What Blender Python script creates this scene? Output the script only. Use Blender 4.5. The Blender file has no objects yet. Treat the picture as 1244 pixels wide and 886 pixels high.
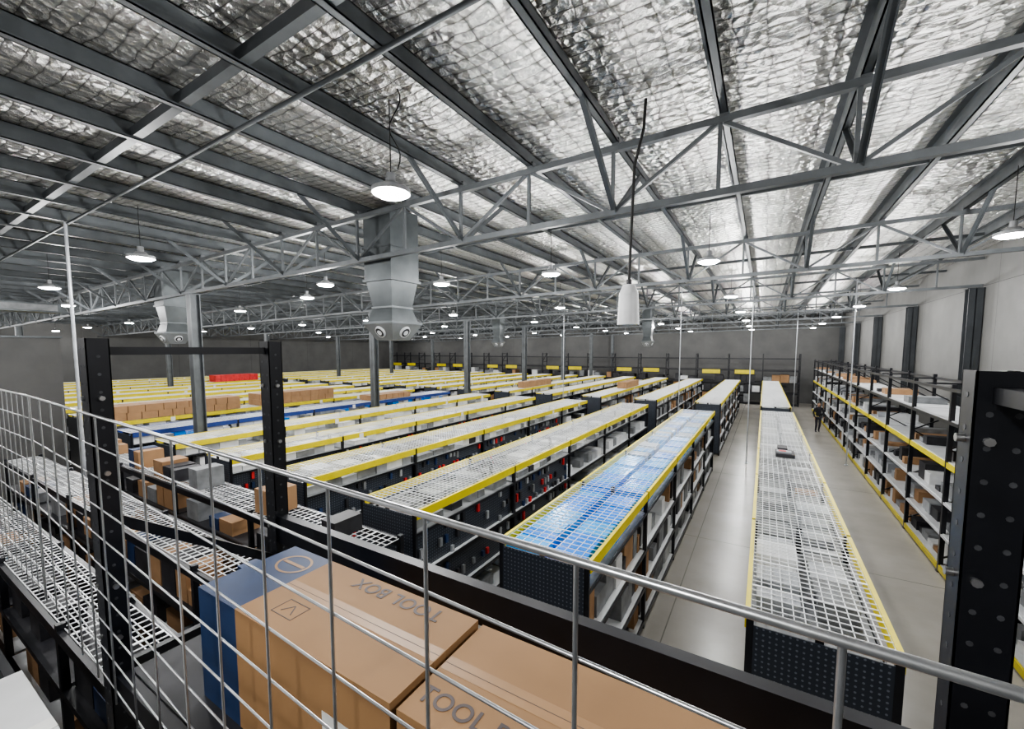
import bpy, math, random
from mathutils import Vector, Matrix
random.seed(7)
H=4.8
PSI=math.radians(31.0)
def kr(x): return 0.0165*x      # gentle roof fall towards the left

# ------------------------------------------------------------------ materials
def newmat(name):
    m=bpy.data.materials.new(name); m.use_nodes=True
    return m, m.node_tree, m.node_tree.nodes['Principled BSDF']
def mat(name,col,rough=.5,metal=0.,var=.12,scale=6.,bump=0.,emit=0.):
    m,nt,b=newmat(name)
    b.inputs['Roughness'].default_value=rough; b.inputs['Metallic'].default_value=metal
    geo=nt.nodes.new('ShaderNodeNewGeometry')
    n=nt.nodes.new('ShaderNodeTexNoise'); n.inputs['Scale'].default_value=scale; n.inputs['Detail'].default_value=4
    nt.links.new(geo.outputs['Position'],n.inputs['Vector'])
    r=nt.nodes.new('ShaderNodeValToRGB')
    r.color_ramp.elements[0].position=.3; r.color_ramp.elements[1].position=.7
    r.color_ramp.elements[0].color=tuple(max(0,c*(1-var)) for c in col)+(1,)
    r.color_ramp.elements[1].color=tuple(min(1,c*(1+var)) for c in col)+(1,)
    nt.links.new(n.outputs['Fac'],r.inputs['Fac']); nt.links.new(r.outputs['Color'],b.inputs['Base Color'])
    if bump:
        bp=nt.nodes.new('ShaderNodeBump'); bp.inputs['Strength'].default_value=bump; bp.inputs['Distance'].default_value=.01
        nt.links.new(n.outputs['Fac'],bp.inputs['Height']); nt.links.new(bp.outputs['Normal'],b.inputs['Normal'])
    if emit:
        b.inputs['Emission Color'].default_value=tuple(col)+(1,); b.inputs['Emission Strength'].default_value=emit
    return m
def math_node(nt,op,a,b=None,c=None):
    n=nt.nodes.new('ShaderNodeMath'); n.operation=op
    for i,v in enumerate((a,b,c)):
        if v is None: continue
        if isinstance(v,(int,float)): n.inputs[i].default_value=v
        else: nt.links.new(v,n.inputs[i])
    return n.outputs[0]

M={}
M['steel']=mat('galvanised_steel',(.080,.089,.096),.5,.3,.2,3)
M['truss']=mat('truss_steel',(.115,.125,.132),.5,.3,.2,3)
M['steel_dark']=mat('column_steel',(.045,.05,.055),.55,.3,.2,2)
M['galv']=mat('duct_sheet',(.085,.095,.10),.45,.5,.25,2)
M['galv2']=mat('duct_head_sheet',(.20,.21,.215),.45,.4,.2,2)
M['black']=mat('black_powdercoat',(.010,.011,.015),.38,.1,.2,8)
M['yellow']=mat('yellow_beam',(.72,.60,.012),.42,0,.08,4)
M['bluebeam']=mat('blue_beam',(.02,.05,.22),.45,0,.1,4)
M['wire']=mat('white_wire',(.88,.90,.92),.3,.1,.05,3)
M['zinc']=mat('zinc_wire',(.50,.51,.52),.3,.85,.15,20)
M['shelf']=mat('white_shelf',(.72,.74,.76),.4,0,.08,2)
M['white']=mat('white_goods',(.75,.76,.77),.45,0,.1,5)
M['grey']=mat('grey_goods',(.22,.23,.24),.5,0,.3,5)
M['dark']=mat('dark_goods',(.025,.025,.03),.5,0,.4,6)
M['brown']=mat('cardboard',(.35,.205,.105),.75,0,.14,3)
M['kraft']=mat('printed_cardboard',(.33,.19,.088),.7,0,.09,2.5,bump=.1)
M['blue']=mat('blue_goods',(.0,.24,.86),.22,0,.12,5)
M['cyan']=mat('light_blue_goods',(.03,.40,.88),.22,0,.12,5)
M['navy']=mat('navy_print',(.014,.038,.11),.5,0,.15,5)
M['red']=mat('red_goods',(.60,.03,.03),.45,0,.2,5)
M['silver']=mat('silver_goods',(.45,.47,.50),.35,.3,.15,5)
M['lamp']=mat('lamp_lens',(1,1,1),.3,0,0,1,emit=70)
M['lampbody']=mat('lamp_body',(.35,.36,.37),.4,.4,.1,4)
M['rubber']=mat('black_cable',(.015,.015,.015),.6,0,.1,5)
M['tape']=mat('packing_tape',(.36,.21,.10),.45,0,.06,8)
M['ink']=mat('print_ink',(.09,.07,.07),.6,0,.1,8)
M['label']=mat('paper_label',(.8,.8,.78),.6,0,.05,8)
M['bolt']=mat('bolt',(.55,.55,.55),.3,.9,.1,8)
M['hole']=mat('punched_slot_glint',(.055,.058,.065),.6,0,.4,30)  # grey put into the slots for the reflection seen through them

def pegboard():
    m,nt,b=newmat('perforated_black')
    g=nt.nodes.new('ShaderNodeNewGeometry'); s=nt.nodes.new('ShaderNodeSeparateXYZ')
    nt.links.new(g.outputs['Position'],s.inputs[0])
    u=math_node(nt,'ADD',s.outputs[0],s.outputs[1])
    def cell(v):
        f=math_node(nt,'FRACT',math_node(nt,'MULTIPLY',v,20.))
        return math_node(nt,'POWER',math_node(nt,'SUBTRACT',f,.5),2.)
    d=math_node(nt,'ADD',cell(u),cell(s.outputs[2]))
    k=math_node(nt,'LESS_THAN',d,.035)
    mx=nt.nodes.new('ShaderNodeMix'); mx.data_type='RGBA'
    mx.inputs[6].default_value=(.024,.030,.042,1); mx.inputs[7].default_value=(.13,.15,.18,1)
    nt.links.new(k,mx.inputs[0]); nt.links.new(mx.outputs[2],b.inputs['Base Color'])
    b.inputs['Roughness'].default_value=.4
    return m
M['peg']=pegboard()

def foil():
    m,nt,b=newmat('foil_insulation')
    g=nt.nodes.new('ShaderNodeNewGeometry')
    nz=nt.nodes.new('ShaderNodeTexNoise'); nz.inputs['Scale'].default_value=2.5; nz.inputs['Detail'].default_value=3
    nt.links.new(g.outputs['Position'],nz.inputs['Vector'])
    vm=nt.nodes.new('ShaderNodeVectorMath'); vm.operation='MULTIPLY_ADD'
    nt.links.new(nz.outputs['Color'],vm.inputs[0]); vm.inputs[1].default_value=(.16,.12,0)
    nt.links.new(g.outputs['Position'],vm.inputs[2])
    s=nt.nodes.new('ShaderNodeSeparateXYZ'); nt.links.new(vm.outputs[0],s.inputs[0])
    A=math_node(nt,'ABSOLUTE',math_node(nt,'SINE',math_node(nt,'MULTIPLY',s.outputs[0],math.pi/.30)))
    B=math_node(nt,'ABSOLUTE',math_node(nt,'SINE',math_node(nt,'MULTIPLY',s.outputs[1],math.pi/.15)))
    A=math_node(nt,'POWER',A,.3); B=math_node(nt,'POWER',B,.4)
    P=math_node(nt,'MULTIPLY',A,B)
    n2=nt.nodes.new('ShaderNodeTexNoise'); n2.inputs['Scale'].default_value=11; n2.inputs['Detail'].default_value=4; n2.inputs['Roughness'].default_value=.6
    nt.links.new(g.outputs['Position'],n2.inputs['Vector'])
    vo=nt.nodes.new('ShaderNodeTexVoronoi'); vo.inputs['Scale'].default_value=9; vo.inputs['Randomness'].default_value=1
    nt.links.new(vm.outputs[0],vo.inputs['Vector'])
    h=math_node(nt,'ADD',math_node(nt,'MULTIPLY',P,.35),math_node(nt,'MULTIPLY',n2.outputs['Fac'],.85))
    h=math_node(nt,'ADD',h,math_node(nt,'MULTIPLY',vo.outputs['Distance'],.95))
    bp=nt.nodes.new('ShaderNodeBump'); bp.inputs['Strength'].default_value=1.; bp.inputs['Distance'].default_value=.07
    nt.links.new(h,bp.inputs['Height']); nt.links.new(bp.outputs['Normal'],b.inputs['Normal'])
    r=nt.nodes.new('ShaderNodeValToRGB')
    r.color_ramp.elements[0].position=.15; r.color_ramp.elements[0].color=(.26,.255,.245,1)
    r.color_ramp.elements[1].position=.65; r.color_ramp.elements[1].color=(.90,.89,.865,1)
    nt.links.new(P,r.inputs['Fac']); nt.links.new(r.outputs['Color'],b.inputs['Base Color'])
    b.inputs['Metallic'].default_value=.9; b.inputs['Roughness'].default_value=.28
    return m
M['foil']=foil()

def concrete(name,c0,c1,rough,joint=None):
    m,nt,b=newmat(name)
    g=nt.nodes.new('ShaderNodeNewGeometry')
    n=nt.nodes.new('ShaderNodeTexNoise'); n.inputs['Scale'].default_value=.7; n.inputs['Detail'].default_value=8; n.inputs['Roughness'].default_value=.6
    nt.links.new(g.outputs['Position'],n.inputs['Vector'])
    r=nt.nodes.new('ShaderNodeValToRGB'); r.color_ramp.elements[0].position=.3; r.color_ramp.elements[1].position=.72
    r.color_ramp.elements[0].color=c0+(1,); r.color_ramp.elements[1].color=c1+(1,)
    nt.links.new(n.outputs['Fac'],r.inputs['Fac'])
    out=r.outputs['Color']
    if joint:
        s=nt.nodes.new('ShaderNodeSeparateXYZ'); nt.links.new(g.outputs['Position'],s.inputs[0])
        ks=[]
        for ax,sp,off in joint:
            f=math_node(nt,'FRACT',math_node(nt,'MULTIPLY',math_node(nt,'ADD',s.outputs[ax],off),1./sp))
            ks.append(math_node(nt,'LESS_THAN',f,.02/sp))
        k=ks[0]
        for q in ks[1:]: k=math_node(nt,'MAXIMUM',k,q)
        mx=nt.nodes.new('ShaderNodeMix'); mx.data_type='RGBA'
        nt.links.new(k,mx.inputs[0]); nt.links.new(out,mx.inputs[6]); mx.inputs[7].default_value=tuple(x*.5 for x in c0)+(1,)
        out=mx.outputs[2]
    nt.links.new(out,b.inputs['Base Color']); b.inputs['Roughness'].default_value=rough
    return m
M['floor']=concrete('concrete_floor',(.29,.275,.245),(.38,.36,.325),.26,[(0,6.6,100.3),(1,6.6,100.75)])
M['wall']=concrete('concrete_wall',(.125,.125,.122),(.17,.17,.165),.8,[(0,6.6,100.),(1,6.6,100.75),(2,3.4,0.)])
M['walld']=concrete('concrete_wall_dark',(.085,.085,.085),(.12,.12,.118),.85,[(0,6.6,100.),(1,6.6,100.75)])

# ------------------------------------------------------------------ mesh builder
class MB:
    def __init__(s): s.v=[];s.f=[];s.m=[];s.ms=[];s.sm=[]
    def mi(s,k):
        if k not in s.ms: s.ms.append(k)
        return s.ms.index(k)
    def add(s,vs,fs,k,smooth=False):
        o=len(s.v); s.v+=[tuple(v) for v in vs]; i=s.mi(k)
        for f in fs: s.f.append(tuple(o+a for a in f)); s.m.append(i); s.sm.append(smooth)
    def box(s,x0,x1,y0,y1,z0,z1,k):
        vs=[(x0,y0,z0),(x1,y0,z0),(x1,y1,z0),(x0,y1,z0),(x0,y0,z1),(x1,y0,z1),(x1,y1,z1),(x0,y1,z1)]
        s.add(vs,[(0,3,2,1),(4,5,6,7),(0,1,5,4),(1,2,6,5),(2,3,7,6),(3,0,4,7)],k)
    def beam(s,a,b,w,h,k,up=(0,0,1)):
        a=Vector(a);b=Vector(b);d=(b-a).normalized();up=Vector(up)
        if abs(d.dot(up))>.99: up=Vector((0,1,0))
        r=d.cross(up).normalized()*w/2; u=r.cross(d).normalized()*h/2
        vs=[a-r-u,a+r-u,a+r+u,a-r+u,b-r-u,b+r-u,b+r+u,b-r+u]
        s.add(vs,[(0,1,2,3),(7,6,5,4),(0,4,5,1),(1,5,6,2),(2,6,7,3),(3,7,4,0)],k)
    def cyl(s,a,b,r,k,n=10,r2=None):
        if r2 is None:r2=r
        a=Vector(a);b=Vector(b);d=(b-a).normalized();up=Vector((0,0,1))
        if abs(d.z)>.99: up=Vector((0,1,0))
        p=d.cross(up).normalized();q=p.cross(d).normalized();vs=[]
        for c,rr in((a,r),(b,r2)):
            for i in range(n):
                t=2*math.pi*i/n; vs.append(c+(p*math.cos(t)+q*math.sin(t))*rr)
        fs=[(i,(i+1)%n,n+(i+1)%n,n+i) for i in range(n)]
        s.add(vs,fs,k,True); s.add(vs,[tuple(range(n-1,-1,-1)),tuple(range(n,2*n))],k)
    def frus(s,cx,cy,z0,a0,z1,a1,k,rot=0.,caps=True):
        vs=[]
        for z,a in((z0,a0),(z1,a1)):
            for sx,sy in((-1,-1),(1,-1),(1,1),(-1,1)):
                x=sx*a/2;y=sy*a/2
                vs.append((cx+x*math.cos(rot)-y*math.sin(rot),cy+x*math.sin(rot)+y*math.cos(rot),z))
        fs=[(0,1,5,4),(1,2,6,5),(2,3,7,6),(3,0,4,7)]
        if caps: fs+=[(3,2,1,0),(4,5,6,7)]
        s.add(vs,fs,k)
    def build(s,name,parent=None):
        xs=[v[0] for v in s.v];ys=[v[1] for v in s.v];zs=[v[2] for v in s.v]
        c=Vector(((min(xs)+max(xs))/2,(min(ys)+max(ys))/2,min(zs)))
        me=bpy.data.meshes.new(name); me.from_pydata([tuple(Vector(v)-c) for v in s.v],[],s.f)
        for k in s.ms: me.materials.append(M[k])
        me.polygons.foreach_set('material_index',s.m); me.polygons.foreach_set('use_smooth',s.sm); me.update()
        ob=bpy.data.objects.new(name,me); ob.location=c; bpy.context.scene.collection.objects.link(ob)
        if parent: setparent(ob,parent)
        return ob
def setparent(ob,p):
    ob.parent=p; ob.matrix_parent_inverse=Matrix.Translation(-Vector(p.location))

XR,XL,YB,YF=5.8,-48.,-3.,46.
E=.01
# ------------------------------------------------------------------ shell
b=MB(); b.box(XL,XR,YB,YF,-.2,0,'floor'); b.build('floor')
b=MB(); b.box(XR,XR+.2,YB,YF,0,8.3,'wall'); b.build('wall_right')
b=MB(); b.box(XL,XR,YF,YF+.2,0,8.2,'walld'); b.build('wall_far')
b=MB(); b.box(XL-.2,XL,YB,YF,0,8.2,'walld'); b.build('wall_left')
b=MB(); b.box(XL,XR,YB-.2,YB,0,8.2,'wall'); b.build('wall_back')
PX=[.75-1.32*i for i in range(-3,37)]
b=MB(); vs=[];fs=[]
nx=6; xs=[]
for i in range(len(PX)-1):
    for j in range(nx): xs.append((PX[i]+(PX[i+1]-PX[i])*j/nx, j/nx))
xs.append((PX[-1],0)); xs=[(XR,.0)]+xs+[(XL,0)]
ys=[YB+(YF-YB)*j/49 for j in range(50)]
for x,t in xs:
    for y in ys: vs.append((x,y,H+3.10+kr(x)-.05*math.sin(math.pi*t)))
n=len(ys)
for i in range(len(xs)-1):
    for j in range(n-1): fs.append((i*n+j,i*n+j+1,(i+1)*n+j+1,(i+1)*n+j))
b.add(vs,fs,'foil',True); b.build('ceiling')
b=MB()
for x in PX:
    z0=H+2.84+kr(x); 
    b.box(x-.008,x+.008,YB+E,YF-E,z0,z0+.24,'steel')
    b.box(x-.008,x+.085,YB+E,YF-E,z0,z0+.012,'steel'); b.box(x+.073,x+.085,YB+E,YF-E,z0,z0+.03,'steel')
    b.box(x-.085,x+.008,YB+E,YF-E,z0+.228,z0+.24,'steel')
b.build('roof_purlins')
b=MB()
XA,XB=XR-.03,XL+.03
def cross(y,dz,w,h,k='steel'): b.beam((XA,y,H+dz+kr(XA)),(XB,y,H+dz+kr(XB)),w,h,k)
cross(2.35,2.92,.10,.12)
b.cyl((XA,2.88,H+2.80+kr(XA)),(XB,2.88,H+2.80+kr(XB)),.026,'steel')
for i in range(6): cross(9.1+6.6*i,2.90,.05,.08)
b.build('purlin_bridging')

TY=[-.75+6.6*i for i in range(8)]
def truss(y):
    b=MB()
    def zb(x): return H+1.93+kr(x)
    def zt(x): return H+2.78+kr(x)
    for zf in(zb,zt): b.beam((XA,y,zf(XA)),(XB,y,zf(XB)),.085,.085,'truss')
    for i,x in enumerate(PX):
        b.beam((x,y,zb(x)),(x,y,zt(x)),.045,.045,'truss')
        if i<len(PX)-1:
            x2=PX[i+1]
            if i%2==0: b.beam((x,y,zt(x)),(x2,y,zb(x2)),.045,.045,'truss')
            else: b.beam((x,y,zb(x)),(x2,y,zt(x2)),.045,.045,'truss')
        if i%2==1:
            for s in(-1,1):
                if y+s*1.3<YB: continue
                b.beam((x+.03,y,zb(x)),(x+.03,y+s*1.3,zt(x)+.1),.07,.012,'steel',up=(0,0,1))
                b.beam((x+.06,y,zb(x)),(x+.06,y+s*1.3,zt(x)+.1),.012,.075,'steel',up=(0,0,1))
        b.box(x-.01,x+.09,y-.05,y+.05,zt(x)+.03,zt(x)+.12,'truss')
    return b.build('roof_truss')
for y in TY: truss(y)

def column(x,y,z1,w=.26,k='steel'):
    b=MB(); b.box(x-w/2,x+w/2,y-w/2,y-w/2+.02,.02,z1,k); b.box(x-w/2,x+w/2,y+w/2-.02,y+w/2,.02,z1,k)
    b.box(x-.01,x+.01,y-w/2,y+w/2,.02,z1,k); b.box(x-w*.8,x+w*.55,y-w*.8,y+w*.8,0,.03,k)
    b.box(x-w*.6,x+w*.5,y-w*.6,y+w*.6,z1-.02,z1,k)
    return b.build('steel_column')
for y in TY[1:]:
    for x in(-14.4,-34.6): column(x,y,H+1.88+kr(x),.26,'truss')
    column(XR-.2,y,H+1.95,.34,'steel_dark')
    
# ------------------------------------------------------------------ shelving rows
def deck(b,x0,x1,y0,y1,z,axis='x',sp=.1,t=.006,k='wire',bar=.012,lsp=.085):
    if axis=='x':
        n=int((y1-y0)/sp)
        for i in range(n+1):
            y=y0+i*(y1-y0)/n; w=t/2 if i%6 else bar
            b.box(x0,x1,y-w,y+w,z-.004,z+.004,k)
        m=max(3,int((x1-x0)/lsp))
        for i in range(m+1):
            x=x0+i*(x1-x0)/m; b.box(x-t/2,x+t/2,y0,y1,z-.010,z-.003,k)
    else:
        n=int((x1-x0)/sp)
        for i in range(n+1):
            x=x0+i*(x1-x0)/n; w=t/2 if i%6 else bar
            b.box(x-w,x+w,y0,y1,z-.004,z+.004,k)
        m=max(3,int((y1-y0)/lsp))
        for i in range(m+1):
            y=y0+i*(y1-y0)/m; b.box(x0,x1,y-t/2,y+t/2,z-.010,z-.003,k)

def stock(b,x0,x1,y0,y1,z0,zmax,pal,skip=.12,full=False,lo=.35,hi=.92):
    y=y0+.03
    while y<y1-.15:
        w=random.choice((.22,.3,.38,.5)); w=min(w,y1-.03-y)
        if random.random()>skip:
            h=(zmax-z0)*(random.uniform(.85,.98) if full else random.uniform(lo,hi))
            dx=random.uniform(0,.06)
            b.box(x0+dx,x1-.02-random.uniform(0,.05),y,y+w-.015,z0+.002,z0+h,random.choice(pal))
        y+=w
TOP=2.4
def row(x0,x1,y0,y1,pal,toppal,beamk='yellow',peg=0,wt=.006,skip=.12,full=False,topskip=.2,hook=.3,bar=.012,hi=.92,lsp=.085,sp=.1,pegcol=('dark','dark','silver','red','grey','navy')):
    b=MB(); nb=max(1,round((y1-y0)/2.7)); bl=(y1-y0)/nb; xm=(x0+x1)/2; L=[.15,.75,1.40,2.06]
    for i in range(nb+1):
        y=y0+i*bl
        for x in(x0,xm-.03,x1-.06):
            b.box(x,x+.06,y-.03 if i else y,y+.03,0,TOP,'black')
    for i in range(nb):
        ya=y0+i*bl+.031; yb=y0+(i+1)*bl-.031
        for xa,xb in((x0-.012,x0+.03),(x1-.03,x1+.012)):
            b.box(xa,xb,ya,yb,TOP-.125,TOP+.012,beamk)
            for z in L[:3]: b.box(xa+.012,xb-.012,ya,yb,z-.06,z,'black')
            b.box(xa+.012,xb-.012,ya,yb,L[3]-.04,L[3],'black')
        if random.random()<.4:
            yy=random.uniform(ya+.2,yb-.4); b.box(x1+.012,x1+.015,yy,yy+.14,TOP-.17,TOP-.01,'label')
        for z in L[:3]: b.box(x0+.03,x1-.03,ya,yb,z-.022,z-.002,'shelf')
        b.box(x0+.03,x1-.03,ya,yb,L[3]-.012,L[3]-.002,'grey')
    deck(b,x0+.03,x1-.03,y0+.02,y1-.02,TOP,t=wt,bar=bar,lsp=lsp,sp=sp)
    b.box(xm-.008,xm+.008,y0,y1,.15,TOP-.4,'peg')
    for yy in(y0-.012,y1): b.box(x0+.06,x1-.06,yy,yy+.012,.1,TOP-.06,'peg')
    for i in range(peg):
        ya=y0+i*bl+.05; yb=y0+(i+1)*bl-.05
        b.box(x1-.11,x1-.09,ya,yb,.72,TOP-.36,'peg')
        for r in range(5):
            yy=ya+.1
            while yy<yb-.1:
                if random.random()<(hook*2 if i==peg-1 else hook):
                    z=.85+r*.24; hh=random.uniform(.08,.18); b.box(x1-.085,x1-.04,yy,yy+.06,z+.18-hh,z+.18,random.choice(pegcol))
                yy+=.15
    ob=b.build('shelving_row')
    c=MB()
    for i in range(nb):
        ya=y0+i*bl+.04; yb=y0+(i+1)*bl-.04
        for j,z in enumerate(L):
            zm=(L+[TOP-.02])[j+1]-(.08 if j<3 else .02)
            p=toppal if j==3 else pal
            if j==3 and isinstance(p[0],list): p=p[min(i,len(p)-1)]
            for s in(0,1):
                if s==1 and i<peg and j>0 and j<3: continue
                xa,xb=(x0+.05,xm-.03) if s==0 else (xm+.03,x1-.06)
                stock(c,xa,xb,ya,yb,z,zm,p,topskip if j==3 else skip,full and j==3,hi=hi)
    if c.v: c.build('stock',ob)
    return ob
neu=['white','grey','brown','dark','silver','grey','dark']
wh=['white','silver','shelf','white','grey']
row(-.05,1.03,4.2,19.4,neu,[['grey','silver','silver','grey','white'],['grey','brown','silver','grey'],['silver','grey','brown','grey'],['grey','silver','silver','white']],wt=.008,bar=.012,topskip=.35)
row(-2.80,-1.6,4.35,18.2,['brown','white','grey','dark','grey'],[['blue','blue','cyan','blue'],['cyan','blue','cyan'],['cyan','silver','blue'],['cyan','white','silver','blue']],full=True,skip=.2,topskip=.03,wt=.005,bar=.006,lsp=.11,sp=.11)
row(-5.55,-4.35,4.45,19.0,['white','shelf','silver','grey'],['grey','silver','white','dark','grey'],peg=2,wt=.007,skip=.5,hi=.5,hook=.33,bar=.009,pegcol=('red','dark','silver','dark','grey','navy'))
row(-8.40,-7.2,4.55,19.0,['grey','dark','white'],['grey','silver','white','dark'],peg=4,wt=.007,hook=.35)
row(-11.2,-10.0,4.6,19.0,['grey','dark','white','red'],wh,peg=4,wt=.008,hook=.4)
row(-14.0,-12.8,4.6,19.0,neu,wh,wt=.01)
row(-16.8,-15.6,4.6,19.0,neu,['white','silver','blue','grey'],'bluebeam',wt=.01)
x=-18.4
while x>-45:
    row(x-1.2,x,4.8 if x>-25 else 2.0,19.,neu,wh,wt=.014); x-=2.8
for i,x in enumerate([1.03]+[-1.6-2.8*k for k in range(16)]):
    row(x-1.1,x,21.,38.5,neu,wh,wt=.014)
def cartons(name,x0,x1,y0,y1,z0,z1,k,s=.45):
    b=MB(); z=z0
    while z<z1-.05:
        h=min(.25,z1-z); y=y0
        while y<y1-.05:
            w=min(s*random.uniform(.8,1.2),y1-y); xx=x0
            while xx<x1-.05:
                v=min(s,x1-xx)
                b.box(xx+.01,xx+v-.01,y+.01,y+w-.01,z+.002,z+h-.004,k)
                if k=='brown': b.box(xx+v*.45,xx+v*.55,y+.01,y+w-.01,z+h-.004,z+h-.001,'tape')
                xx+=v
            y+=w
        z+=h
    return b.build(name)
Z=TOP+.014
cartons('carton_stack',-19.5,-18.5,5.0,9.0,Z,Z+.5,'brown')
cartons('carton_stack',-19.5,-18.5,9.8,13.4,Z,Z+.55,'brown')
cartons('carton_stack',-16.7,-15.8,13.5,16.0,Z,Z+.3,'brown')
cartons('red_crate_stack',-36.3,-35.3,15.5,18.6,Z,Z+.55,'red')
cartons('carton_stack',-7.9,-7.3,26.,29.,Z,Z+.4,'brown')
cartons('carton_stack',-13.4,-12.9,23.,27.,Z,Z+.4,'brown')
b=MB(); b.box(.3,.66,11.0,11.5,Z,Z+.08,'dark'); b.box(.32,.6,11.1,11.3,Z+.08,Z+.11,'silver'); b.box(.35,.55,11.7,12.1,Z,Z+.07,'dark'); b.box(.36,.5,11.15,11.25,Z+.11,Z+.115,'red'); b.build('product_packs')

b=MB()
for (x0,x1,y0,y1,z0,z1) in [(-1.50,-1.08,4.55,5.05,0,.42),(-1.52,-1.12,5.1,5.55,0,.5),(-1.48,-1.1,4.58,5.0,.42,.8),(-1.5,-1.05,5.65,6.1,0,.4),(-1.5,-1.12,5.14,5.5,.5,.85),(-1.5,-1.1,4.6,5.0,.8,1.15)]:
    b.box(x0,x1,y0,y1,z0+.002,z1-.002,'brown'); b.box((x0+x1)/2-.03,(x0+x1)/2+.03,y0,y1,z1-.002,z1,'tape')
b.build('carton_pile')

# ------------------------------------------------------------------ shelving that runs crosswise beneath the mezzanine edge
def xrow(x0,x1,y0,y1,top=2.4,ontop=.15):
    b=MB(); nb=max(1,round((x1-x0)/2.4)); bl=(x1-x0)/nb; L=[.15,.72,1.28,1.86]
    for i in range(nb+1):
        x=x0+i*bl
        for y in(y0,y1-.06): b.box(x-.03,x+.03,y,y+.06,0,top+.05,'black')
    for i in range(nb):
        xa=x0+i*bl+.031;xb=x0+(i+1)*bl-.031
        for y in(y0,y1-.04): b.box(xa,xb,y,y+.04,top-.1,top,'black')
        for z in L:
            b.box(xa,xb,y0+.03,y1-.03,z-.022,z-.002,'dark' if z>1.8 else 'shelf')
            for y in(y0,y1-.04): b.box(xa,xb,y,y+.04,z-.06,z,'black')
    deck(b,x0,x1,y0+.05,y1-.05,top+.008,axis='y',t=.008,sp=.10,bar=.013)
    ob=b.build('wire_deck_shelving'); c=MB()
    for i in range(nb):
        xa=x0+i*bl+.05;xb=x0+(i+1)*bl-.05
        for z,zm,pr in((.15,.6,.8),(.72,1.18,.8),(1.28,1.76,.8),(1.862,2.3,.6),(top+.014,top+.4,ontop)):
            xx=xa
            while xx<xb-.2:
                w=random.uniform(.25,.5)
                w=min(w,xb-xx)
                if random.random()<pr: c.box(xx,xx+w-.03,y0+.08,y1-.10,z,z+(zm-z)*random.uniform(.4,.95),random.choice(['dark','brown','brown','grey','dark','brown','dark','navy']))
                xx+=w
    c.build('stock',ob)
xrow(-14.,-2.9,.92,1.45,ontop=.0)
xrow(-14.,-3.1,1.98,2.55,ontop=.06)
xrow(-14.,-3.9,3.15,3.75,ontop=.4)
xrow(-14.,-5.6,-.4,.3)

# ------------------------------------------------------------------ long pallet racks (right wall, far wall)
def rack_y(x0,x1,y0,y1):
    b=MB(); nb=round((y1-y0)/2.7); bl=(y1-y0)/nb
    for i in range(nb+1):
        y=y0+i*bl
        for x in(x0,x1-.08): b.box(x,x+.08,y-.04,y+.04,0,4.08,'black'); b.box(x-.02,x+.1,y-.06,y+.06,0,.01,'black')
        z=.3
        k=0
        while z<3.8:
            if k%2==0: b.beam((x0+.04,y,z),(x1-.04,y,z+.6),.03,.03,'black')
            else: b.beam((x1-.04,y,z),(x0+.04,y,z+.6),.03,.03,'black')
            z+=.6;k+=1
        b.beam((x0+.04,y,3.95),(x1-.04,y,3.95),.03,.04,'black')
    for i in range(nb):
        ya=y0+i*bl+.041;yb=y0+(i+1)*bl-.041
        for z,k in((.16,'yellow'),(.85,'shelf'),(1.55,'shelf'),(2.42,'yellow'),(3.3,'black'),(4.0,'black')):
            for x in(x0,x1-.05): b.box(x,x+.05,ya,yb,z-(.12 if k=='yellow' else .07 if k=='black' else .05),z,k)
            if z<3.9: b.box(x0+.03,x1-.03,ya,yb,z,z+.015,'shelf')
    ob=b.build('pallet_rack'); c=MB()
    for i in range(nb):
        ya=y0+i*bl+.05;yb=y0+(i+1)*bl-.05
        for z,zm,pal,sk,hi in((.176,.7,['grey','brown','dark','dark','white'],.1,.9),(.866,1.45,['brown','silver','grey','dark','white'],.2,.75),(1.566,2.2,['grey','silver','white','dark','brown','dark'],.3,.7),(2.436,3.0,['brown','grey','dark','silver','white'],.5,.6),(3.316,3.7,['brown','grey','dark'],.75,.6)):
            stock(c,x0+.12,x1-.1,ya,yb,z,zm,pal,sk,lo=.15,hi=hi)
    c.build('stock',ob)
rack_y(3.4,4.5,4.5,41.)
def rack_x(x0,x1,y0,y1):
    b=MB(); nb=round((x1-x0)/2.7); bl=(x1-x0)/nb
    for i in range(nb+1):
        x=x0+i*bl
        for y in(y0,y1-.09): b.box(x-.045,x+.045,y,y+.09,0,4.5,'black')
        for z in(.6,1.5,2.4,3.5,4.4): b.beam((x,y0+.04,z),(x,y1-.04,z),.04,.04,'black')
        b.beam((x,y0+.04,3.5),(x,y1-.04,4.4),.04,.04,'black')
    for i in range(nb):
        xa=x0+i*bl+.046;xb=x0+(i+1)*bl-.046
        if i%3==2: b.box(xa,xb,y0-.01,y0+.05,2.95,3.05,'black')
        else:
            b.box(xa,xb,y0-.01,y0+.05,2.95,3.05,'black'); b.box(xa+.5,xb-.6,y0-.03,y0-.011,2.7,3.05,'yellow')
        for z in(.15,1.1,2.0,4.1):
            for y in(y0,y1-.05): b.box(xa,xb,y,y+.05,z-.1,z,'black')
        for z in(.15,1.1,2.0,3.05): b.box(xa,xb,y0+.05,y1-.05,z,z+.015,'dark')
    ob=b.build('pallet_rack'); c=MB()
    for i in range(nb):
        xa=x0+i*bl+.06;xb=x0+(i+1)*bl-.06
        for z,zm in((.17,1.0),(1.12,1.85),(2.02,2.7)):
            xx=xa
            while xx<xb-.4:
                w=random.uniform(.4,.8); w=min(w,xb-xx)
                if random.random()>.25: c.box(xx,xx+w-.03,y0+.1,y1-.15,z,z+(zm-z)*random.uniform(.5,1),random.choice(['dark','dark','grey','brown','white','dark']))
                xx+=w
    c.build('stock',ob)
rack_x(-46.,2.6,42.8,44.)
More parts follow.
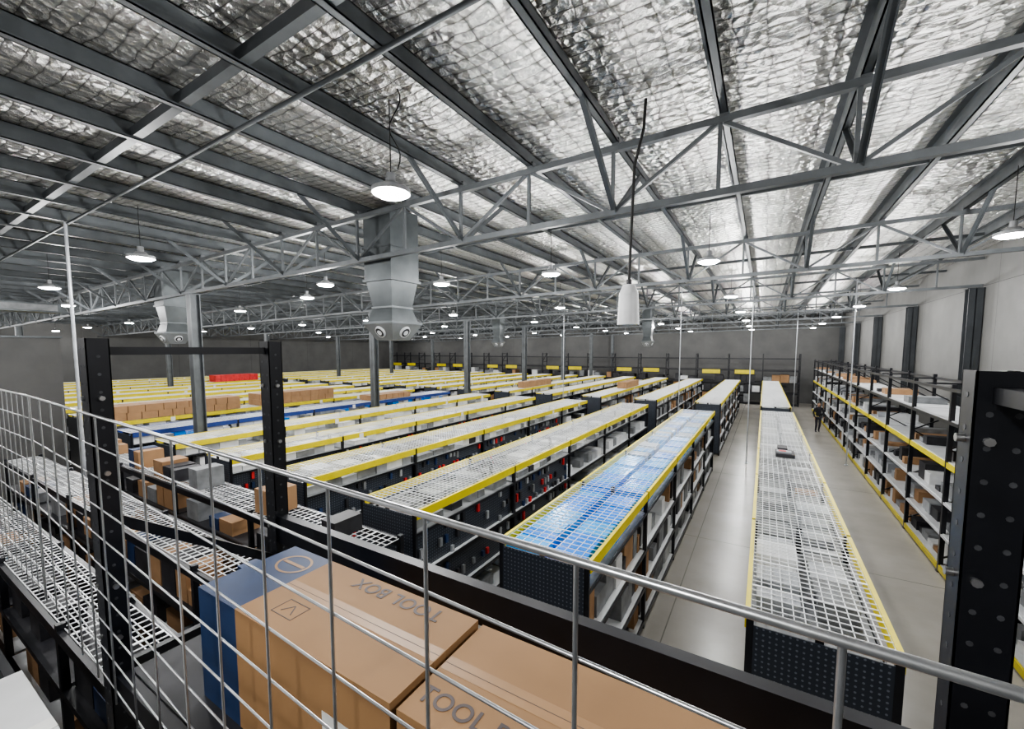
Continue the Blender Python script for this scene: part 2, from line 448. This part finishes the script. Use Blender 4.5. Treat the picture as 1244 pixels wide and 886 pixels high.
b=MB(); b.box(-20.9,-20.2,-2.9,4.3,0,5.2,'walld'); b.box(-20.95,-20.15,-2.9,4.35,5.2,5.26,'steel'); b.build('partition_block')

# ------------------------------------------------------------------ high bay lights, with unseen extras added for brightness
def highbay(x,y,k=1.8,p=270.):
    z=H+k+kr(x)*.5; b=MB()
    b.cyl((x,y,z),(x,y,z+.05),.215,'lampbody',20); b.cyl((x,y,z+.05),(x,y,z+.12),.13,'lampbody',16,.08)
    b.cyl((x,y,z+.12),(x,y,z+.22),.05,'lampbody',10)
    b.cyl((x,y,z-.03),(x,y,z),.15,'lamp',20,.20)
    b.cyl((x,y,z+.22),(x,y,H+2.84+kr(x)),.006,'rubber',6)
    ob=b.build('high_bay_light')
    L=bpy.data.lights.new('led','POINT'); L.energy=p; L.shadow_soft_size=.14; L.color=(1,.992,.98)
    lo=bpy.data.objects.new('led',L); lo.location=(x,y,z-.20); bpy.context.scene.collection.objects.link(lo); setparent(lo,ob)
pts=[(-3.7,3.5),(-10.1,3.3),(-16.5,3.4),(-21.8,4.9),(-28,3.5),(-35,3.5),(-43,3.5),(3.0,3.0),  # last one here is out of view, added to light the front
     (3.3,9.96),(-1.05,9.5),(-4.35,9.0),(-7.4,8.7),(-10,7.1),(-12.8,8.4),(-19,9.4),(-25,9.4),(-31,9.4),(-38,9.4),(-45,9.4),
     (3.3,16.8),(-1.05,16),(-7.3,16),(-12.9,16),(-19,16),(-25,16),(-31,16),(-38,16),(-1.,-2.2),(-7.,-2.2),(-13.,-2.2)]  # last three are unseen behind the camera, added to brighten the upper left
for yy in(22.6,29.2,35.8,42.2):
    for xx in(3.3,-1.05,-6.,-12.,-19.,-26.,-33.,-41.): pts.append((xx,yy))
for q in pts: highbay(*q)

# ------------------------------------------------------------------ evaporative ducts
def duct(x,y,s=1.0,zt=None):
    b=MB(); zt=H+3.0+kr(x); w=.95*s
    b.frus(x,y,6.25,w,zt,w,'galv')
    b.frus(x,y,6.23,w+.06,6.28,w+.06,'galv'); b.frus(x,y,6.9,w+.05,6.94,w+.05,'galv')
    b.frus(x,y,5.70,w*.72,6.25,w*.95,'galv')
    b.frus(x,y,5.68,w*.78,5.72,w*.78,'galv')
    b.frus(x,y,5.40,w*.95,5.70,w*.72,'galv')
    b.frus(x,y,5.35,w*1.12,5.40,w*1.12,'galv')
    b.frus(x,y,5.02,w*.62,5.35,w*1.1,'galv2')
    for dx,dy in((1,0),(-1,0),(0,1),(0,-1)):
        n=Vector((dx,dy,-.7)).normalized()
        c=Vector((x,y,5.19))+Vector((dx,dy,0))*w*.43
        b.cyl(c,c+n*.04,.17*w,'shelf',16,.15*w); b.cyl(c+n*.04,c+n*.042,.13*w,'dark',16); b.cyl(c+n*.04,c+n*.055,.07*w,'shelf',10)
    return b.build('air_duct_diffuser')
duct(-6.9,6.5,.83); duct(-17.,6.3,.75); duct(-6.5,27.8,.65); duct(-15.5,24.,.65)
b=MB(); b.box(-21.9,-21.1,3.0,4.6,6.1,6.4,'galv'); b.box(-21.08,-21.1,3.1,4.5,6.15,6.35,'grey')
for yy in(3.1,4.5): b.cyl((-21.5,yy,6.4),(-21.5,yy,H+2.84+kr(-21.5)),.012,'steel',6)
b.build('suspended_air_unit')

b=MB(); cx,cy=-1.39,4.96
b.cyl((cx,cy,5.10),(cx,cy,5.46),.125,'white',24,.108); b.cyl((cx,cy,5.46),(cx,cy,5.56),.108,'white',24,.07)
b.cyl((cx,cy,5.56),(cx,cy,5.62),.03,'dark',12)
P=[Vector((cx,cy,5.6)),Vector((cx+.015,cy,6.2)),Vector((cx+.03,cy+.02,6.9)),Vector((cx+.12,cy+.04,7.3)),Vector((cx+.13,cy+.06,7.62))]
for a,c in zip(P[:-1],P[1:]): b.cyl(a,c,.017,'rubber',8)
b.build('hanging_sensor_unit')
b=MB(); P=[]
for i in range(13):
    t=i/12; P.append(Vector((-3.62+.06*math.sin(t*9),3.5+.03*math.cos(t*7),6.83+t*.85)))
for a,c in zip(P[:-1],P[1:]): b.cyl(a,c,.008,'rubber',6)
b.build('service_cord')
for x,y,z0,r in((-12.4,2.85,0,.03),(3.1,22.,0,.022),(-.5,20.2,0,.022),(-3.3,20.3,0,.018),(1.9,36.,0,.022),(-9.,20.2,0,.018)):
    b=MB(); b.cyl((x,y,z0),(x,y,H+2.84+kr(x)),r,'silver',8); b.box(x-.06,x+.06,y-.06,y+.06,z0,z0+.03,'silver'); b.build('service_pole')

# ------------------------------------------------------------------ foreground mezzanine, rack, boxes, mesh fence
b=MB(); b.box(-5.2,XR-.6,-2.9,.34,3.15,3.30,'steel_dark'); b.box(-5.2,XR-.6,.34,.37,3.0,3.38,'black')
for x in(-4.9,0.,4.9):
    for y in(-2.5,.1): b.box(x-.08,x+.08,y-.08,y+.08,0,3.15,'steel_dark')
b.build('mezzanine_deck')
def fg_post(b,x,y,zt,face=1):
    w=.095;d=.075
    b.box(x-w/2,x+w/2,y-d/2,y-d/2+.004,0,zt,'black'); 
    b.box(x-w/2,x-w/2+.004,y-d/2,y+d/2,0,zt,'black'); b.box(x+w/2-.004,x+w/2,y-d/2,y+d/2,0,zt,'black')
    b.box(x-w/2,x-w/2+.025,y+d/2-.004,y+d/2,0,zt,'black'); b.box(x+w/2-.025,x+w/2,y+d/2-.004,y+d/2,0,zt,'black')
    b.box(x-.07,x+.07,y-.06,y+.06,0,.012,'black')
    z=3.0
    while z<zt-.03:
        for s in(-.022,.022): b.cyl((x+s,y-d/2-.001,z+.01),(x+s,y-d/2,z+.01),.0065,'hole',8)
        z+=.075
    z=3.05
    while z<zt-.05:
        for s in(-1,1): b.cyl((x+s*w/2,y,z),(x+s*(w/2+.001),y,z),.0065,'hole',8)
        z+=.075
b=MB()
YA,YBk=.612,1.35
for x,zt in((-2.42,H+.05),(.447,H-.045),(3.2,H-.045)):
    fg_post(b,x,YA,zt); fg_post(b,x,YBk,zt)
    b.box(x-.02,x+.02,YA,YBk,zt-.07,zt-.035,'black')
    for (za,zc) in((.5,1.0),(1.5,1.0),(1.5,2.0),(2.5,2.0),(2.5,3.0),(4.08,3.56)):
        b.beam((x,YA,za),(x,YBk,zc),.03,.045,'black')
    b.box(x-.018,x+.018,YA,YBk,3.36,3.40,'black')
    for zz in(3.55,3.78,4.28,4.6):
        for yy in(YA,YBk): b.cyl((x+.0475,yy,zz),(x+.062,yy,zz),.010,'bolt',8); b.cyl((x-.062,yy,zz),(x-.0475,yy,zz),.010,'bolt',8); b.cyl((x-.02,yy-.045,zz),(x-.02,yy-.036,zz),.010,'bolt',8)
for xa,xb in((-2.372,.399),(.495,3.15)):
    b.box(xa,xb,YBk-.03,YBk+.02,3.69,3.845,'black')
    b.box(xa,xb,YBk-.03,YBk+.02,3.26,3.38,'black'); b.box(xa,xb,YA-.02,YA+.03,3.26,3.38,'black')
    for s in(xa,xb-.006): b.box(s,s+.006,YBk-.045,YBk-.03,3.62,3.88,'black')
b.box(-2.36,.39,YA+.03,YBk-.03,3.365,3.385,'dark')
fr=b.build('mezzanine_rack')

def bigbox(x0,x1,y0,y1,z0,z1,blue):
    b=MB(); xs=x0+(x1-x0)*.26 if blue else x0
    if blue: b.box(x0,xs,y0,y1,z0,z1,'navy')
    b.box(xs,x1,y0,y1,z0,z1,'kraft')
    ym=(y0+y1)/2
    b.box(xs+.002,x1-.002,ym-.028,ym+.028,z1,z1+.0005,'tape'); b.box(x1,x1+.0006,ym-.028,ym+.028,z1-.08,z1,'tape')
    b.box(xs+.002,x1-.002,ym-.0010,ym+.0010,z1+.0005,z1+.0008,'ink')
    b.box(x1-.30,x1-.12,y0-.0015,y0,z1-.32,z1-.16,'label'); b.box(x1-.28,x1-.14,y0-.002,y0-.0015,z1-.30,z1-.26,'ink')
    a=xs+.12
    if blue:
        for q in((a,a+.12,ym-.14,ym-.137),(a,a+.12,ym-.063,ym-.06),(a,a+.003,ym-.14,ym-.06),(a+.117,a+.12,ym-.14,ym-.06)): b.box(q[0],q[1],q[2],q[3],z1,z1+.001,'ink')
        b.beam((a+.03,ym-.12,z1+.0005),(a+.06,ym-.08,z1+.0005),.004,.001,'ink'); b.beam((a+.09,ym-.12,z1+.0005),(a+.06,ym-.08,z1+.0005),.004,.001,'ink')
        n=28;c=Vector((x0+.16,ym+.1,z1));vs=[]
        for r in(.07,.06):
            for i in range(n): t=2*math.pi*i/n; vs.append((c.x+1.3*r*math.cos(t),c.y+r*math.sin(t),z1+.0008))
        b.add(vs,[(i,(i+1)%n,n+(i+1)%n,n+i) for i in range(n)],'tape')
        b.box(x0+.09,x0+.23,ym+.092,ym+.108,z1,z1+.001,'tape')
    ob=b.build('cardboard_box')
    tx,ty,rz,sz=(x1-.12,y1-.03,math.pi,.085) if blue else (x0+.015,y0+.055,0,.078)
    cu=bpy.data.curves.new('print','FONT'); cu.body='TOOL BOX'; cu.size=sz; cu.extrude=.0004; cu.space_character=1.05
    cu.offset=.0012
    cu.materials.append(M['ink']); t=bpy.data.objects.new('printed_text',cu)
    t.location=(tx,ty,z1+.001); t.rotation_euler=(0,0,rz); bpy.context.scene.collection.objects.link(t); setparent(t,ob)
bigbox(-1.92,-.83,.74,1.15,3.386,3.85,True)
bigbox(-.81,.30,.745,1.15,3.386,3.84,False)

b=MB(); hf=.26
def fy(x): return .462-.044*x
x0,x1=-3.6,1.6
zt=H-hf
b.cyl((x0,fy(x0),zt),(x1,fy(x1),zt),.0056,'zinc',12)
x=.070+.26*5
while x>x0-.01:
    b.cyl((x,fy(x),3.32),(x,fy(x),zt+.003),.0036,'zinc',8); x-=.26
z=zt-.13
while z>3.35:
    b.cyl((x0,fy(x0)+.005,z),(x1,fy(x1)+.005,z),.003,'zinc',8); z-=.13
xa=-3.62;ya=fy(xa)
b.cyl((xa,ya,zt),(xa-1.6,ya+.02,zt),.006,'zinc',10)
for k in range(13): xx=xa-.13*k; b.cyl((xx,ya,3.32),(xx,ya,zt),.003,'zinc',6)
z=zt
while z>3.35: b.cyl((xa,ya,z),(xa-1.6,ya,z),.003,'zinc',6); z-=.13
b.build('mesh_fence')
b=MB(); b.box(-1.86,-1.2,-.25,.26,3.302,3.85,'white'); b.box(-1.55,-1.5,-.25,.26,3.85,3.852,'label'); b.build('white_carton')

# ------------------------------------------------------------------ person in the right aisle
def person(x,y,rz):
    skin=mat('skin',(.45,.28,.20),.5); cloth=mat('dark_workwear',(.02,.02,.028),.8); hair=mat('hair',(.02,.015,.01),.7); trs=mat('trousers',(.03,.03,.04),.8)
    def chain(name,verts,edges,m,parent,root=0,sub=2):
        me=bpy.data.meshes.new(name); me.from_pydata([v[:3] for v in verts],edges,[]); ob=bpy.data.objects.new(name,me)
        bpy.context.scene.collection.objects.link(ob); me.materials.append(m)
        sk=ob.modifiers.new('Skin','SKIN'); sk.use_smooth_shade=True
        for i,v in enumerate(verts): me.skin_vertices[0].data[i].radius=(v[3],v[4] if len(v)>4 else v[3])
        for i in range(len(verts)): me.skin_vertices[0].data[i].use_root=(i==root)
        ss=ob.modifiers.new('Sub','SUBSURF'); ss.levels=sub; ss.render_levels=sub
        ob.parent=parent; return ob
    e=bpy.data.objects.new('walking_person',None); e.location=(x,y,0); e.rotation_euler=(0,0,rz); bpy.context.scene.collection.objects.link(e)
    V=[(0,0,.95,.15,.11),(0,0,1.12,.13,.10),(0,0,1.32,.16,.11),(0,0,1.45,.10,.08),(0,0,1.53,.055),
       (-.18,0,1.42,.065),(-.24,.04,1.16,.05),(-.22,-.10,.93,.038),
       (.18,0,1.42,.065),(.24,-.04,1.16,.05),(.22,-.16,.96,.038)]
    chain('torso',V,[(0,1),(1,2),(2,3),(3,4),(3,5),(5,6),(6,7),(3,8),(8,9),(9,10)],cloth,e)
    V=[(0,0,.93,.14,.11),(-.09,0,.86,.085),(-.10,-.10,.48,.06),(-.10,.02,.10,.042),(-.10,-.11,.05,.04),
       (.09,0,.86,.085),(.10,.02,.48,.06),(.10,.18,.13,.042),(.10,.08,.05,.04)]
    chain('legs',V,[(0,1),(1,2),(2,3),(3,4),(0,5),(5,6),(6,7),(7,8)],trs,e)
    V=[(0,0,1.50,.05),(0,-.01,1.58,.065),(0,-.01,1.66,.08),(0,0,1.74,.07)]
    chain('head',V,[(0,1),(1,2),(2,3)],skin,e)
    V=[(0,.02,1.66,.082),(0,.015,1.75,.078),(0,.05,1.6,.05)]
    chain('hair',V,[(0,1),(0,2)],hair,e)
    V=[(0,-.10,1.645,.012),(0,-.085,1.67,.010)]
    chain('nose',V,[(0,1)],skin,e,sub=1)
    for s in(-1,1):
        chain('eye',[(s*.03,-.082,1.672,.008),(s*.038,-.080,1.672,.007)],[(0,1)],hair,e,sub=1)
        chain('ear',[(s*.085,0,1.64,.012),(s*.088,.004,1.67,.012)],[(0,1)],skin,e,sub=1)
    chain('mouth',[(-.02,-.083,1.605,.006),(.02,-.083,1.605,.006)],[(0,1)],trs,e,sub=1)
    for s,hx,hy,hz in((-1,-.22,-.10,.92),(1,.22,-.16,.95)):
        V=[(hx,hy,hz,.03,.018),(hx,hy-.02,hz-.07,.035,.016)]
        chain('palm',V,[(0,1)],skin,e)
        for k in range(4):
            fx=hy-.05+.02*k; L=(.06,.075,.07,.055)[k]
            chain('finger',[(hx,fx,hz-.08,.009),(hx-s*.01,fx-.005,hz-.08-L*.5,.008),(hx-s*.025,fx-.008,hz-.08-L,.007)],[(0,1),(1,2)],skin,e,sub=1)
        chain('thumb',[(hx-s*.01,hy-.035,hz-.04,.01),(hx-s*.02,hy-.065,hz-.075,.009),(hx-s*.025,hy-.07,hz-.10,.008)],[(0,1),(1,2)],skin,e,sub=1)
person(2.82,30.0,0.2)

# ------------------------------------------------------------------ world + camera
w=bpy.data.worlds.new('World'); bpy.context.scene.world=w; w.use_nodes=True
w.node_tree.nodes['Background'].inputs[0].default_value=(.6,.65,.7,1); w.node_tree.nodes['Background'].inputs[1].default_value=.3
cam=bpy.data.cameras.new('camera'); co=bpy.data.objects.new('camera',cam); bpy.context.scene.collection.objects.link(co)
cam.sensor_fit='HORIZONTAL'; cam.sensor_width=36; cam.lens=36*510/1244; cam.shift_y=22/1244; cam.clip_start=.02; cam.clip_end=200
co.location=(0,0,H); co.rotation_euler=(math.radians(90-4.4),0,PSI)
bpy.context.scene.camera=co
try:
    bpy.context.scene.view_settings.look='AgX - Medium High Contrast'
except Exception as ex: print('look',ex)
